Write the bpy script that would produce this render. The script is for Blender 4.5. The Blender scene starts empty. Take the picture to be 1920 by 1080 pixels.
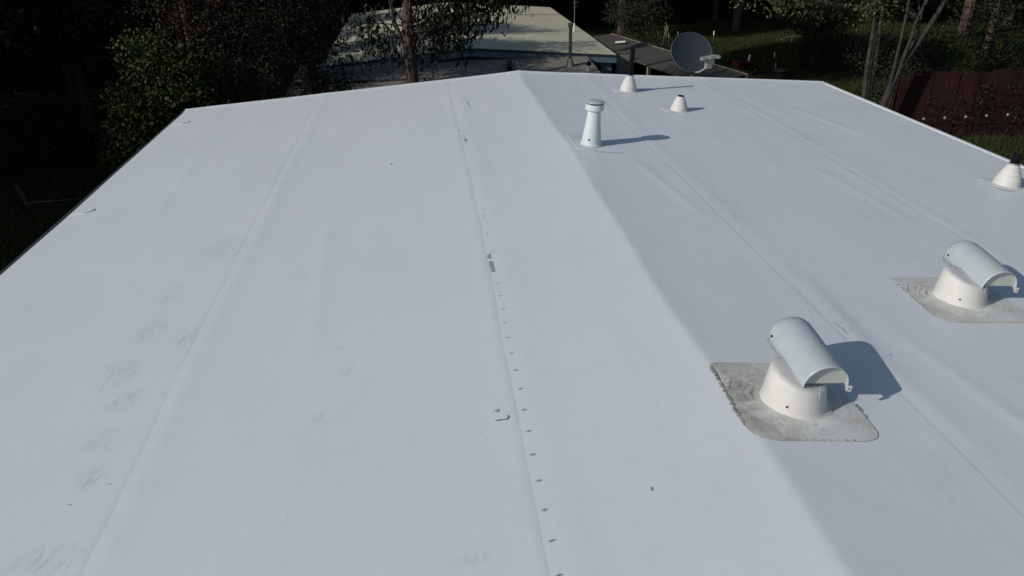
import bpy, math, random
import numpy as np
from mathutils import Vector, Matrix, noise
R = math.radians
scene = bpy.context.scene
C = scene.collection

# ------------------------------------------------------------ camera
cam_d = bpy.data.cameras.new('camera'); cam = bpy.data.objects.new('camera', cam_d); C.objects.link(cam)
fw = Vector((.09596603, .88829318, -.4491389)); rt = Vector((.99298814, -.11672707, -.01869073)); up = Vector((.06902952, .44419592, .89326643))
cam.matrix_world = Matrix(((rt.x, up.x, -fw.x, -1.76954), (rt.y, up.y, -fw.y, -14.41896), (rt.z, up.z, -fw.z, 2.77627), (0, 0, 0, 1)))
cam_d.sensor_width = 36; cam_d.lens = 1420.63 * 36 / 1920; cam_d.clip_start = .05; cam_d.clip_end = 800
scene.camera = cam
# ------------------------------------------------------------ light
SUN_EL, SH_AZ = 29.0, 24.0          # shadows fall towards +x, a little towards +y
sdir = Vector((math.cos(R(SH_AZ)) * math.cos(R(SUN_EL)), math.sin(R(SH_AZ)) * math.cos(R(SUN_EL)), -math.sin(R(SUN_EL))))
w = bpy.data.worlds.new('World'); scene.world = w; w.use_nodes = True
nt = w.node_tree; bg = nt.nodes['Background']; sky = nt.nodes.new('ShaderNodeTexSky'); sky.sky_type = 'NISHITA'
sky.sun_disc = False; sky.sun_elevation = R(SUN_EL); sky.sun_rotation = math.atan2(-sdir.x, -sdir.y)
sky.air_density = 1.0; sky.dust_density = 1.0; sky.ozone_density = 1.0
nt.links.new(sky.outputs[0], bg.inputs[0]); bg.inputs[1].default_value = .072
sl = bpy.data.lights.new('sun', 'SUN'); sl.energy = 2.95; sl.angle = R(.5); sl.color = (1, .955, .89)
so = bpy.data.objects.new('sun', sl); C.objects.link(so); so.rotation_euler = sdir.to_track_quat('-Z', 'Y').to_euler()
scene.view_settings.view_transform = 'Standard'; scene.view_settings.look = 'None'
scene.view_settings.exposure = -.045; scene.view_settings.gamma = 1; scene.view_settings.use_curve_mapping = False
scene.render.engine = 'CYCLES'

# ------------------------------------------------------------ helpers
def tag(o, label=None, cat=None, group=None, kind=None):
    if label: o['label'] = label
    if cat: o['category'] = cat
    if group: o['group'] = group
    if kind: o['kind'] = kind
    return o
def empty(name, loc, label, cat, group=None, rot=(0, 0, 0)):
    o = bpy.data.objects.new(name, None); C.objects.link(o); o.location = loc; o.rotation_euler = rot
    o.empty_display_size = .2
    return tag(o, label, cat, group)
def link(name, me, mat=None, parent=None, loc=None, smooth=False):
    if mat and not me.materials: me.materials.append(mat)
    if smooth and len(me.polygons): me.polygons.foreach_set('use_smooth', [True] * len(me.polygons))
    o = bpy.data.objects.new(name, me); C.objects.link(o)
    if parent: o.parent = parent
    if loc is not None: o.location = loc
    return o
class MB:
    def __init__(s): s.v = []; s.f = []
    def add(s, v, f):
        n = len(s.v); s.v += [tuple(p) for p in v]; s.f += [tuple(i + n for i in q) for q in f]; return s
    def box(s, a, b):
        (x0, y0, z0), (x1, y1, z1) = a, b
        return s.add([(x0,y0,z0),(x1,y0,z0),(x1,y1,z0),(x0,y1,z0),(x0,y0,z1),(x1,y0,z1),(x1,y1,z1),(x0,y1,z1)],
                     [(0,3,2,1),(4,5,6,7),(0,1,5,4),(1,2,6,5),(2,3,7,6),(3,0,4,7)])
    def hexa(s, top, th):       # four top corners (ccw), thickness downwards
        bot = [(p[0], p[1], p[2] - th) for p in top]
        return s.add(list(top) + bot, [(0,1,2,3),(7,6,5,4),(0,4,5,1),(1,5,6,2),(2,6,7,3),(3,7,4,0)])
    def tube(s, pts, rad, n=8, cap=True):
        pts = [Vector(p) for p in pts]; v = []; f = []
        prev = None
        for i, p in enumerate(pts):
            d = (pts[min(i + 1, len(pts) - 1)] - pts[max(i - 1, 0)]).normalized()
            a = d.orthogonal().normalized() if prev is None else (prev - d * prev.dot(d)).normalized()
            prev = a; b = d.cross(a); r = rad[i] if hasattr(rad, '__len__') else rad
            for k in range(n):
                t = 2 * math.pi * k / n; v.append(p + (a * math.cos(t) + b * math.sin(t)) * r)
        for i in range(len(pts) - 1):
            for k in range(n):
                f.append((i*n + k, i*n + (k+1) % n, (i+1)*n + (k+1) % n, (i+1)*n + k))
        if cap: f.append(tuple(range(n))[::-1]); f.append(tuple((len(pts)-1)*n + k for k in range(n)))
        return s.add(v, f)
    def lathe(s, prof, n=32, c=(0, 0, 0)):
        v = []; f = []
        for r, z in prof:
            for k in range(n):
                t = 2 * math.pi * k / n; v.append((c[0] + r * math.cos(t), c[1] + r * math.sin(t), c[2] + z))
        for i in range(len(prof) - 1):
            for k in range(n):
                f.append((i*n + k, i*n + (k+1) % n, (i+1)*n + (k+1) % n, (i+1)*n + k))
        if prof[-1][0] > 0: f.append(tuple((len(prof)-1)*n + k for k in range(n)))
        if prof[0][0] > 0: f.append(tuple(range(n))[::-1])
        return s.add(v, f)
    def mesh(s, name):
        me = bpy.data.meshes.new(name); me.from_pydata(s.v, [], s.f); me.update(); return me
    def build(s, name, mat, parent=None, loc=None, smooth=False):
        return link(name, s.mesh(name), mat, parent, loc, smooth)
def autosmooth(o, ang=35):
    me = o.data; me.polygons.foreach_set('use_smooth', [True] * len(me.polygons))
    try: me.set_sharp_from_angle(angle=R(ang))
    except Exception: pass
    return o

# ------------------------------------------------------------ materials
class NT:
    def __init__(s, name):
        s.m = bpy.data.materials.new(name); s.m.use_nodes = True; s.t = s.m.node_tree; s.b = s.t.nodes['Principled BSDF']
    def n(s, ty, ins=None, **kw):
        nd = s.t.nodes.new(ty)
        for k, v in kw.items(): setattr(nd, k, v)
        for k, v in (ins or {}).items():
            if isinstance(v, bpy.types.NodeSocket): s.t.links.new(v, nd.inputs[k])
            else: nd.inputs[k].default_value = v
        return nd
    def pos(s): return s.n('ShaderNodeNewGeometry').outputs['Position']
    def obj(s): return s.n('ShaderNodeTexCoord').outputs['Object']
    def math(s, op, a, b=0., clamp=False):
        nd = s.n('ShaderNodeMath', {0: a, 1: b}, operation=op); nd.use_clamp = clamp; return nd.outputs[0]
    def noise(s, vec, scale, detail=4, rough=.55, sc=None, dist=0):
        if sc: vec = s.n('ShaderNodeVectorMath', {0: vec, 1: sc}, operation='MULTIPLY').outputs[0]
        return s.n('ShaderNodeTexNoise', {'Vector': vec, 'Scale': scale, 'Detail': detail, 'Roughness': rough, 'Distortion': dist}).outputs[0]
    def ramp(s, f, a, b, c0=0., c1=1.):
        return s.n('ShaderNodeMapRange', {0: f, 1: a, 2: b, 3: c0, 4: c1}).outputs[0]
    def mix(s, f, a, b, mode='MIX'):
        nd = s.n('ShaderNodeMix', data_type='RGBA', blend_type=mode)
        for k, v in ((0, f), (6, a), (7, b)):
            if isinstance(v, bpy.types.NodeSocket): s.t.links.new(v, nd.inputs[k])
            else: nd.inputs[k].default_value = v if k == 0 else (*v, 1)
        return nd.outputs[2]
    def out(s, col, rough=.6, bump=None, bs=.2, bd=.01, spec=.3, metal=0.):
        for k, v in (('Base Color', col), ('Roughness', rough), ('Specular IOR Level', spec), ('Metallic', metal)):
            if isinstance(v, bpy.types.NodeSocket): s.t.links.new(v, s.b.inputs[k])
            else: s.b.inputs[k].default_value = (*v, 1) if k == 'Base Color' else v
        if bump is not None:
            bn = s.n('ShaderNodeBump', {'Height': bump, 'Strength': bs, 'Distance': bd}); s.t.links.new(bn.outputs[0], s.b.inputs['Normal'])
        return s.m
def simple(name, c, rough=.6, var=.15, scale=6, bs=.15, spec=.3, metal=0, dirt=None, coord='pos', sc=None):
    t = NT(name); P = t.pos() if coord == 'pos' else t.obj()
    n1 = t.noise(P, scale, 5, sc=sc); a = tuple(x * (1 - var) for x in c); b = tuple(min(x * (1 + var), .95) for x in c)
    col = t.mix(t.ramp(n1, .3, .7), a, b)
    if dirt:
        n2 = t.noise(P, scale * .5, 7, .65); col = t.mix(t.ramp(n2, .52, .72, 0, .8), col, dirt)
    n3 = t.noise(P, scale * 9, 3)
    return t.out(col, t.ramp(n1, .3, .7, rough - .06, rough + .06), n3, bs, .004, spec, metal)
def leafmat(name, cols, rough=.62, spec=.18, trans=.15):
    t = NT(name); g = t.n('ShaderNodeNewGeometry'); rp = t.n('ShaderNodeValToRGB', {0: g.outputs['Random Per Island']})
    e = rp.color_ramp.elements
    for i, c in enumerate(cols):
        el = e[i] if i < 2 else e.new(i / (len(cols) - 1)); el.color = (*c, 1)
    for i in range(len(cols)): e[i].position = i / (len(cols) - 1)
    t.t.links.new(rp.outputs[0], t.b.inputs['Base Color']); t.b.inputs['Roughness'].default_value = rough
    t.b.inputs['Specular IOR Level'].default_value = spec
    return t.m

M = {}
# white roofing membrane: faint mottling, traffic scuffs and footprints where the photograph has them
STAINS = [(-3.95,-10.53,.10,.13,.9),(-3.92,-7.05,.28,.35,.55),(-4.18,-7.95,.13,.3,.5),(-3.84,-8.9,.12,.22,.55),(-4.14,-8.68,.16,.24,.7),(-4.2,-9.34,.18,.26,.75),
          (-4.03,-9.7,.16,.16,.7),(-3.98,-10.16,.2,.15,.5),(-3.96,-11.2,.22,.16,.7),(-1.69,-11.65,.12,.05,.6),(-2.47,-9.68,.06,.12,.6),(-2.6,-10.25,.07,.08,.5),
          (-4.9,-9.2,.5,.5,.3),(.9,-11.4,.4,.2,.25),(1.25,-7.3,.3,.8,.4),(2.9,-7.4,.45,.6,.35),(3.6,-4.4,.5,.5,.4),(1.2,-9.6,.25,.6,.45),(.55,-11.0,.3,.12,.3)]
def membrane(name, stains=True, base=(.70, .748, .775)):
    t = NT(name); P = t.pos()
    big = t.noise(P, .55, 5, .6); mid = t.noise(P, 2.3, 6, .62, sc=(1.6, .45, 1)); fine = t.noise(P, 22, 4, .6)
    col = t.mix(t.ramp(big, .3, .7), tuple(x * .965 for x in base), tuple(x * 1.02 for x in base))
    col = t.mix(t.ramp(mid, .35, .75, 0, .38), col, (base[0]*.93, base[1]*.92, base[2]*.89))
    col = t.mix(t.ramp(fine, .45, .8, 0, .12), col, (.45, .47, .48))
    # slight lilac / green drift of the white sheet
    hue = t.noise(P, .9, 2, .5); col = t.mix(t.ramp(hue, .4, .7, 0, .5), col, (base[0]*1.01, base[1]*.985, base[2]*1.01))
    # sparse short hairline scuffs everywhere
    sc1 = t.noise(P, 7, 5, .75, sc=(3.2, .8, 1), dist=.8); patch = t.noise(P, 1.1, 3)
    hm = t.math('MULTIPLY', t.ramp(sc1, .62, .72), t.ramp(patch, .48, .62)); col = t.mix(t.math('MULTIPLY', hm, .26), col, (.40, .41, .41))
    # wandering grey drag marks and dried puddle edges
    pw = t.noise(P, .8, 7, .6, dist=.4); ring = t.math('MULTIPLY', t.ramp(pw, .50, .525), t.ramp(pw, .55, .525)); col = t.mix(t.math('MULTIPLY', ring, .045), col, (.45, .45, .42))
    dots = t.n('ShaderNodeTexVoronoi', {'Vector': P, 'Scale': 2.6}); dm = t.math('MULTIPLY', t.ramp(dots.outputs['Distance'], .10, .02), t.ramp(t.noise(P, 2.2, 2), .5, .6)); col = t.mix(t.math('MULTIPLY', dm, .22), col, (.34, .35, .35))
    if stains:
        acc = None
        for x, y, rx, ry, a in STAINS:
            d = t.n('ShaderNodeVectorMath', {0: P, 1: (x, y, 0)}, operation='SUBTRACT').outputs[0]
            d = t.n('ShaderNodeVectorMath', {0: d, 1: (1/rx, 1/ry, 0)}, operation='MULTIPLY').outputs[0]
            l = t.n('ShaderNodeVectorMath', {0: d}, operation='LENGTH').outputs['Value']
            mk = t.ramp(l, 1.15, .25, 0, a); acc = mk if acc is None else t.math('MAXIMUM', acc, mk)
        rot = t.n('ShaderNodeVectorRotate', {'Vector': P, 'Angle': R(14)}, rotation_type='Z_AXIS').outputs[0]
        st = t.ramp(t.noise(rot, 9, 5, .7, sc=(4.2, 1, 1), dist=.5), .44, .64)
        col = t.mix(t.math('MULTIPLY', t.math('MULTIPLY', acc, st), .5), col, (.27, .29, .30))
    h = t.math('ADD', t.math('MULTIPLY', mid, .6), t.math('MULTIPLY', fine, .12))
    return t.out(col, t.ramp(mid, .3, .7, .42, .58), h, .35, .012, .32)
M['membrane'] = membrane('white_membrane')
M['edge_white'] = simple('white_drip_edge', (.66, .70, .72), .5, .05, 3, .1)
M['edge_dark'] = simple('dark_drip_edge', (.045, .043, .045), .4, .3, 5, .1)
M['fascia_old'] = simple('brown_fascia', (.08, .065, .055), .7, .3, 4)
M['wall_old'] = simple('beige_wall', (.33, .30, .26), .85, .1, 3)
M['cone'] = simple('white_sealant', (.64, .632, .605), .5, .05, 7, .5, dirt=(.54, .53, .49), coord='obj')
M['hood'] = simple('painted_hood', (.42, .48, .50), .45, .05, 9, .08, spec=.5, dirt=(.44, .5, .52), coord='obj')
M['hood_in'] = simple('hood_inner', (.47, .49, .46), .7, .12, 14, .3, dirt=(.33, .33, .29), coord='obj')
M['vent_white'] = simple('vent_paint', (.60, .66, .68), .45, .05, 7, .1, dirt=(.52, .57, .58), coord='obj')
M['black'] = simple('black_pipe', (.006, .006, .008), .6, .3, 6, .1, spec=.08)
M['mark'] = simple('dark_print', (.22, .23, .25), .6, .3, 30)
M['mark_pale'] = simple('pale_print', (.40, .43, .46), .6, .3, 30)
M['steel'] = simple('galvanised', (.5, .5, .48), .4, .1, 20, .1, spec=.5, metal=.6)
def patchmat(DIRT):
    t = NT('soiled_flashing'); P = t.obj()
    a = t.noise(P, 3.2, 8, .68, dist=.6); b = t.noise(P, 14, 6, .7, dist=1.2)
    col = t.mix(t.ramp(a, .35, .62), (.54, .53, .49), (.73, .74, .72))
    col = t.mix(t.ramp(b, .52, .75, 0, .35), col, (.36, .345, .31))
    sep = t.n('ShaderNodeSeparateXYZ', {0: P})
    left = t.math('MULTIPLY', t.ramp(sep.outputs[0], .05, -.28), t.ramp(t.noise(P, 6, 7, .72, dist=.8), .34, .60))
    col = t.mix(t.math('MULTIPLY', left, DIRT), col, (.17, .155, .125))
    # swirling brush scratches left of the stack
    wv = t.n('ShaderNodeTexWave', {'Vector': P, 'Scale': 7.0, 'Distortion': 5.5, 'Detail': 3, 'Detail Scale': 1.4}, wave_type='RINGS', rings_direction='Z').outputs['Fac' if False else 1]
    sm = t.math('MULTIPLY', t.ramp(wv, .80, .97), t.ramp(t.noise(P, 4, 3), .50, .60)); sm = t.math('MULTIPLY', sm, t.ramp(sep.outputs[0], .35, -.15, .25, 1))
    col = t.mix(t.math('MULTIPLY', sm, .65), col, (.13, .12, .11))
    return t.out(col, .5, b, .35, .004, .35)
M['patch'] = patchmat(.58); M['patch_clean'] = patchmat(.22)
M['sealant'] = simple('grey_sealant', (.17, .17, .16), .6, .3, 20)
M['roof2'] = simple('cream_roof', (.55, .535, .40), .75, .12, .9, .2, dirt=(.42, .41, .31))
M['porch'] = simple('grey_porch_roof', (.215, .20, .17), .85, .2, 1.6, .4, dirt=(.12, .115, .10))
M['blue'] = simple('blue_grey_paint', (.10, .15, .185), .6, .2, 4, .2)
M['blue_dark'] = simple('dark_blue_trim', (.025, .038, .048), .5, .2, 4)
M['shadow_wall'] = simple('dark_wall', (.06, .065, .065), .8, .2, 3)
M['plank'] = simple('weathered_plank', (.075, .069, .06), .85, .3, 3, .5, sc=(1, 8, 1))
M['bark'] = simple('brown_bark', (.085, .062, .05), .9, .4, 5, .9, sc=(3, 3, .6), spec=.15)
M['bark_grey'] = simple('grey_bark', (.05, .045, .04), .9, .5, 5, .9, sc=(2, 2, 1.2), dirt=(.022, .024, .018), spec=.15)
M['red_wood'] = simple('red_stained_wood', (.026, .0075, .006), .9, .5, 2.2, .5, dirt=(.012, .008, .007), sc=(1, 1, .3))
M['white_tip'] = simple('white_marker', (.75, .75, .72), .6, .05, 9)
M['wood'] = simple('pale_wood', (.25, .21, .16), .8, .2, 8)
M['red'] = simple('red_paint', (.06, .008, .008), .5, .2, 6)
M['pot'] = simple('black_plastic', (.018, .018, .02), .5, .2, 8)
M['dish'] = simple('dish_grey', (.038, .048, .056), .5, .06, 5, .05, coord='obj')
M['dish_rim'] = simple('dish_rim', (.10, .115, .12), .45, .1, 5, .05, coord='obj')
M['lnb'] = simple('lnb_plastic', (.26, .27, .26), .6, .1, 10, .05, coord='obj')
M['arm'] = simple('arm_metal', (.26, .27, .26), .5, .08, 10, .05, coord='obj')
M['leaf_round'] = leafmat('leaf_round', [(.017,.026,.008),(.03,.046,.011),(.056,.074,.016),(.023,.035,.010),(.040,.038,.022)])
M['leaf_dark'] = leafmat('leaf_dark', [(.012,.018,.010),(.025,.034,.018),(.04,.05,.03),(.02,.022,.015)])
M['leaf_brown'] = leafmat('leaf_brown', [(.022,.012,.010),(.036,.020,.015),(.022,.022,.014),(.013,.015,.009)])
M['leaf_gum'] = leafmat('leaf_gum', [(.009,.011,.007),(.016,.02,.011),(.026,.03,.018)])
M['leaf_yellow'] = leafmat('leaf_yellow', [(.035,.05,.018),(.07,.085,.035),(.10,.11,.06),(.03,.04,.02)])
M['grass'] = leafmat('grass_blades', [(.018,.027,.006),(.03,.042,.009),(.042,.054,.014),(.036,.034,.015)])
M['litter'] = leafmat('dry_leaves', [(.07,.045,.03),(.05,.03,.02),(.10,.07,.05)])
def groundmat():
    t = NT('ground_soil_grass'); P = t.pos()
    a = t.noise(P, .35, 6, .6); b = t.noise(P, 5, 6, .7)
    g = t.mix(t.ramp(b, .3, .7), (.018, .026, .007), (.034, .043, .012)); s = t.mix(t.ramp(b, .3, .7), (.02, .016, .012), (.05, .038, .028))
    return t.out(t.mix(t.ramp(a, .50, .62), g, s), .95, b, .8, .05, .1)
M['ground'] = groundmat()

# ------------------------------------------------------------ ground
GZ = -3.1
def gz(x, y):
    d = math.hypot(x, y)
    return GZ + .10 * noise.noise(Vector((x * .15, y * .15, 0))) + (.03 * max(0, y - 30))
gx = sorted(set([-300,-200,-130,-90,-60,60,90,130,200,300] + list(range(-50, 51, 2)))); gy = sorted(set([-200,-120,-70,-40,90,120,180,300] + list(range(-30, 81, 2))))
v = [(x, y, gz(x, y)) for y in gy for x in gx]; n = len(gx)
f = [(j*n+i, j*n+i+1, (j+1)*n+i+1, (j+1)*n+i) for j in range(len(gy)-1) for i in range(n-1)]
g = MB().add(v, f).build('ground', M['ground'], smooth=True); tag(g, kind='structure')

# ------------------------------------------------------------ the white roof
SL = .0699; XL, XR = -6.134, 6.011; YN = -19.5; YF_L, YF_R = -.01, -.11
def yfar(x): return (YF_L * (-x / 6.1) if x < 0 else YF_R * (x / 6.0))
def rz(x, y):
    xc = x - .02 * math.sin(y * .9) - .012 * math.sin(y * 2.3 + 1)
    r = .035 + .01 * noise.noise(Vector((0, y * .7, 5)))
    q = math.sqrt(xc * xc + r * r * .35); return -SL * (q - r * .4) + .015 * math.exp(-q / .26)
SEAMS = [-3.715, -1.325, 1.13, 3.43]
def seam_x(s, y): return s + .018 * math.sin(y * .55 + s) + .012 * noise.noise(Vector((s * 3, y * 1.2, 0)))
def relief(x, y):
    h = .0035 * noise.noise(Vector((x * .8, y * .45, 1.7))) + .0018 * noise.noise(Vector((x * 2.6, y * 1.3, 4.2)))
    for k, s in enumerate(SEAMS):
        u = x - seam_x(s, y)
        if -.35 < u < .6:
            amp = (.0042, .0046, .0050, .0042)[k] * (.7 + .9 * noise.noise(Vector((s, y * .8, 9))))
            wd = (.085, .13, .085, .08)[k]
            h += amp * math.exp(-((u - (.10, .14, .11, .10)[k]) / wd) ** 2)
            # round plates of the fastener row under the lap
            if k in (0, 3):
                q = ((y + 100.13) / .455) % 1 - .5
                h += .0042 * math.exp(-((u - .085) / .055) ** 2 - (q * .455 / .06) ** 2)
            if k == 2:   # loose wrinkles running beside this lap
                h += .005 * max(0, noise.noise(Vector((x * 3.2 + y * .35, y * .9, 3.1)))) * math.exp(-((u - .12) / .16) ** 2)
    # two loose creases
    for (xa, ya, xb, yb, am) in ((4.3, -2.55, 4.66, -4.25, .006), (1.35, -8.9, 1.2, -10.6, .006), (1.6, -9.9, 1.9, -12.2, .005), (3.75, -1.2, 3.95, -3.2, .004), (1.75, -11.0, 2.0, -12.6, .005), (-2.9, -6.5, -2.75, -9.5, .003), (.75, -5.6, .95, -7.4, .004), (3.0, -5.8, 3.15, -7.6, .004), (-5.1, -3.0, -5.0, -6.0, .003), (2.05, -10.6, 2.5, -12.2, .004)):
        L = math.hypot(xb-xa, yb-ya); t = ((x-xa)*(xb-xa)+(y-ya)*(yb-ya))/L/L
        if -.1 < t < 1.1:
            d = abs((x-xa)*(yb-ya)-(y-ya)*(xb-xa))/L; h += am * math.exp(-(d/.06)**2) * max(0, min(1, 5*t+.5, 5.5-5*t))
    # dip-and-rise along the ridge board
    return h
def surf(x, y): return rz(x, y) + relief(x, y)
def onroof(x, y, dz=0): return Vector((x, y, surf(x, y) + dz))
house = empty('house', (0, -9, GZ), 'large low-pitched house under a clean white membrane roof filling the foreground', 'house')
def hp(o): o.parent = house; o.matrix_parent_inverse = Matrix.Translation((0, 9, -GZ)); return o
ys = [YN + i * .085 for i in range(int(-YN / .085))]
bounds = [XL] + SEAMS + [XR]
for i in range(5):
    cols = []
    a0, a1 = bounds[i], bounds[i+1]
    nx = 110 if i == 2 else 46
    for k in range(nx + 1): cols.append(('m', k / nx))
    mb = MB(); rows = []
    yy = ys + [None]
    for y in yy:
        row = []
        yc = -.05 if y is None else y
        xa = a0 if i == 0 else seam_x(a0, yc) - .06
        xb = a1 if i == 4 else seam_x(a1, yc)
        for k in range(nx + 1):
            x = xa + (xb - xa) * k / nx; Y = yfar(x) + .012 if y is None else y
            z = surf(x, Y)
            if i < 4: z += (.0011, .0014, .0016, .0013)[i] * (1 + .8 * noise.noise(Vector((i * 7, Y * 1.4, 0)))) * min(1, max(0, (x - (xb - .16)) / .10))      # laps over its neighbour
            row.append((x, Y, z))
        if i < 4: row.append((xb + .010, row[-1][1], surf(xb + .010, row[-1][1]) - .0004))
        rows.append(row)
    W_ = len(rows[0]); vv = [p for r_ in rows for p in r_]
    ff = [(j*W_+k, j*W_+k+1, (j+1)*W_+k+1, (j+1)*W_+k) for j in range(len(rows)-1) for k in range(W_-1)]
    sh = mb.add(vv, ff).build('membrane_sheet', M['membrane']); autosmooth(sh, 60); hp(sh)
# deck under the sheets, walls, edges
def slab(x0, x1, y0, y1, dz, th, name, mat):
    m = MB(); m.hexa([(x0, y0, rz(x0, 0) + dz), (x1, y0, rz(x1, 0) + dz), (x1, y1, rz(x1, 0) + dz), (x0, y1, rz(x0, 0) + dz)], th); return hp(m.build(name, mat))
slab(XL + .02, 0, YN, -.03, -.03, .12, 'roof_deck', M['wall_old']); slab(0, XR - .02, YN, -.13, -.03, .12, 'roof_deck', M['wall_old'])
m = MB(); m.box((XL + .5, YN + .4, GZ - .2), (XR - .5, -.6, -.62)); hp(m.build('wall', M['wall_old']))
# left eave: dark metal drip edge with a thin lighter lip, fascia under it
zl = rz(XL, -5); zr = rz(XR, -5)
m = MB(); m.box((XL - .030, YN, zl - .10), (XL + .004, .03, zl + .006)); hp(m.build('drip_edge', M['edge_dark']))
m = MB(); m.box((XL - .055, YN, zl - .11), (XL - .031, .035, zl - .055)); hp(m.build('drip_lip', M['dish_rim']))
m = MB(); m.box((XL - .02, YN, zl - .30), (XL + .03, .02, zl - .104)); hp(m.build('fascia', M['fascia_old']))
# right eave: white metal edge
m = MB()
for k in range(66):
    y0 = YN + k * .3; 
    if y0 > -.2: break
    m.box((XR - .035, y0, zr - .09), (XR + .018, min(y0 + .3, -.10), zr + .010 + .001 * math.sin(k)))
hp(m.build('drip_edge', M['edge_white']))
m = MB(); m.box((XR - .03, YN, zr - .3), (XR + .0, -.12, zr - .094)); hp(m.build('fascia', M['fascia_old']))
# far edge: white metal strip folded over the rake, with the stripped-in membrane band behind it
for side in (-1, 1):
    for (ya, yb, dz, th, nm, mt) in ((-.028, .03, .022, .11, 'drip_edge', 'edge_white'), (-.165, -.03, .0085, .006, 'cover_strip', 'membrane')):
        m = MB(); N = 24
        xs = [(XL if side < 0 else XR) * k / N for k in range(N + 1)]
        for k in range(N):
            xa, xb = sorted((xs[k], xs[k+1]))
            m.hexa([(xa, yfar(xa) + ya, surf(xa, -.1) + dz), (xb, yfar(xb) + ya, surf(xb, -.1) + dz), (xb, yfar(xb) + yb, surf(xb, -.1) + dz), (xa, yfar(xa) + yb, surf(xa, -.1) + dz)], th)
        hp(m.build(nm, M[mt]))
# small rounded repair flaps on the left eave
for (x, y, L) in ((-6.0, -5.25, .17), (-5.95, -1.0, .2)):
    m = MB(); pts = [(x - .10, y - L/2), (x + .06, y - L/2), (x + .13, y - L/4), (x + .15, y), (x + .12, y + L/3), (x + .02, y + L/2), (x - .10, y + L/2)]
    top = [(a, b, surf(a, b) + .012) for a, b in pts]; bot = [(a, b, surf(a, b) - .002) for a, b in pts]; k = len(pts)
    m.add(top + bot, [tuple(range(k))] + [(i, i + k, (i+1) % k + k, (i+1) % k) for i in range(k)])
    hp(m.build('patch_flap', M['membrane']))
# printed lap marks: little dark dashes at even spacing, and two blocks of print
random.seed(4)
dash = {}
def strip(pts, wd, lift=.004):      # thin flat ribbon following the roof
    m = MB()
    for a, b in zip(pts, pts[1:]):
        d = Vector((b[0]-a[0], b[1]-a[1])).normalized(); nx_, ny_ = -d.y * wd/2, d.x * wd/2
        q = [(a[0]-nx_, a[1]-ny_), (b[0]-nx_, b[1]-ny_), (b[0]+nx_, b[1]+ny_), (a[0]+nx_, a[1]+ny_)]
        m.add([(x, y, surf(x, y) + lift) for x, y in q], [(0, 1, 2, 3)])
    return m
y = -12.06
for i in range(38):
    x = seam_x(-1.325, y) + .045 + random.uniform(-.003, .003); y += random.uniform(-.006, .006)
    L = random.uniform(.017, .023)
    mt = 'mark' if y < -9.9 else 'mark_pale'
    if not (-8.6 < y < -8.0) and random.random() > (.0 if y < -7 else .45):
        m = strip([(x - L/2, y - .004), (x + L/2, y + .004)], .0062, .009)
        for e_ in (-1, 1): m.v += strip([(x + e_*L/2, y - .006 + e_*.004), (x + e_*L/2, y + .006 + e_*.004)], .004, .0092).v; k = len(m.v); m.f.append((k-4, k-3, k-2, k-1))
        hp(m.build('lap_mark', M[mt]))
    y += .227
def printblock(cx, cy, w_, l_, rows_, name):
    m = MB(); random.seed(int(abs(cx*100+cy*37)))
    for r_ in range(rows_):
        x = cx + (r_ - (rows_-1)/2) * w_ / rows_
        yy_ = cy - l_/2
        while yy_ < cy + l_/2:
            k = random.uniform(.012, .04); s_ = strip([(x, yy_), (x + .006, yy_ + k)], w_ / rows_ * .62, .0095); q = len(m.v); m.v += s_.v; m.f.append((q, q+1, q+2, q+3)); yy_ += k + .010
    hp(m.build(name, M['mark']))
printblock(-1.295, -8.33, .036, .20, 2, 'print_block'); printblock(-1.30, -8.11, .034, .06, 2, 'print_block')
printblock(-1.27, -4.17, .035, .15, 2, 'print_block'); printblock(-1.29, -3.95, .03, .04, 1, 'print_block')
hp(strip([(-1.10, -1.85), (-1.085, -2.1), (-1.07, -2.35)], .014).build('scuff_line', M['mark_pale']))
hp(strip([(-1.475, -10.56), (-1.44, -10.555), (-1.405, -10.56), (-1.39, -10.54), (-1.393, -10.52)], .009, .007).build('scuff_line', M['mark']))
hp(strip([(-1.47, -10.44), (-1.455, -10.47), (-1.445, -10.44)], .014, .005).build('scuff_line', M['mark_pale']))
hp(strip([(1.17, -9.74), (1.185, -9.82), (1.19, -9.9)], .006, .008).build('scuff_line', M['mark_pale']))
hp(strip([(-.71, -11.37), (-.70, -11.34)], .009, .006).build('scuff_line', M['mark_pale']))

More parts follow.
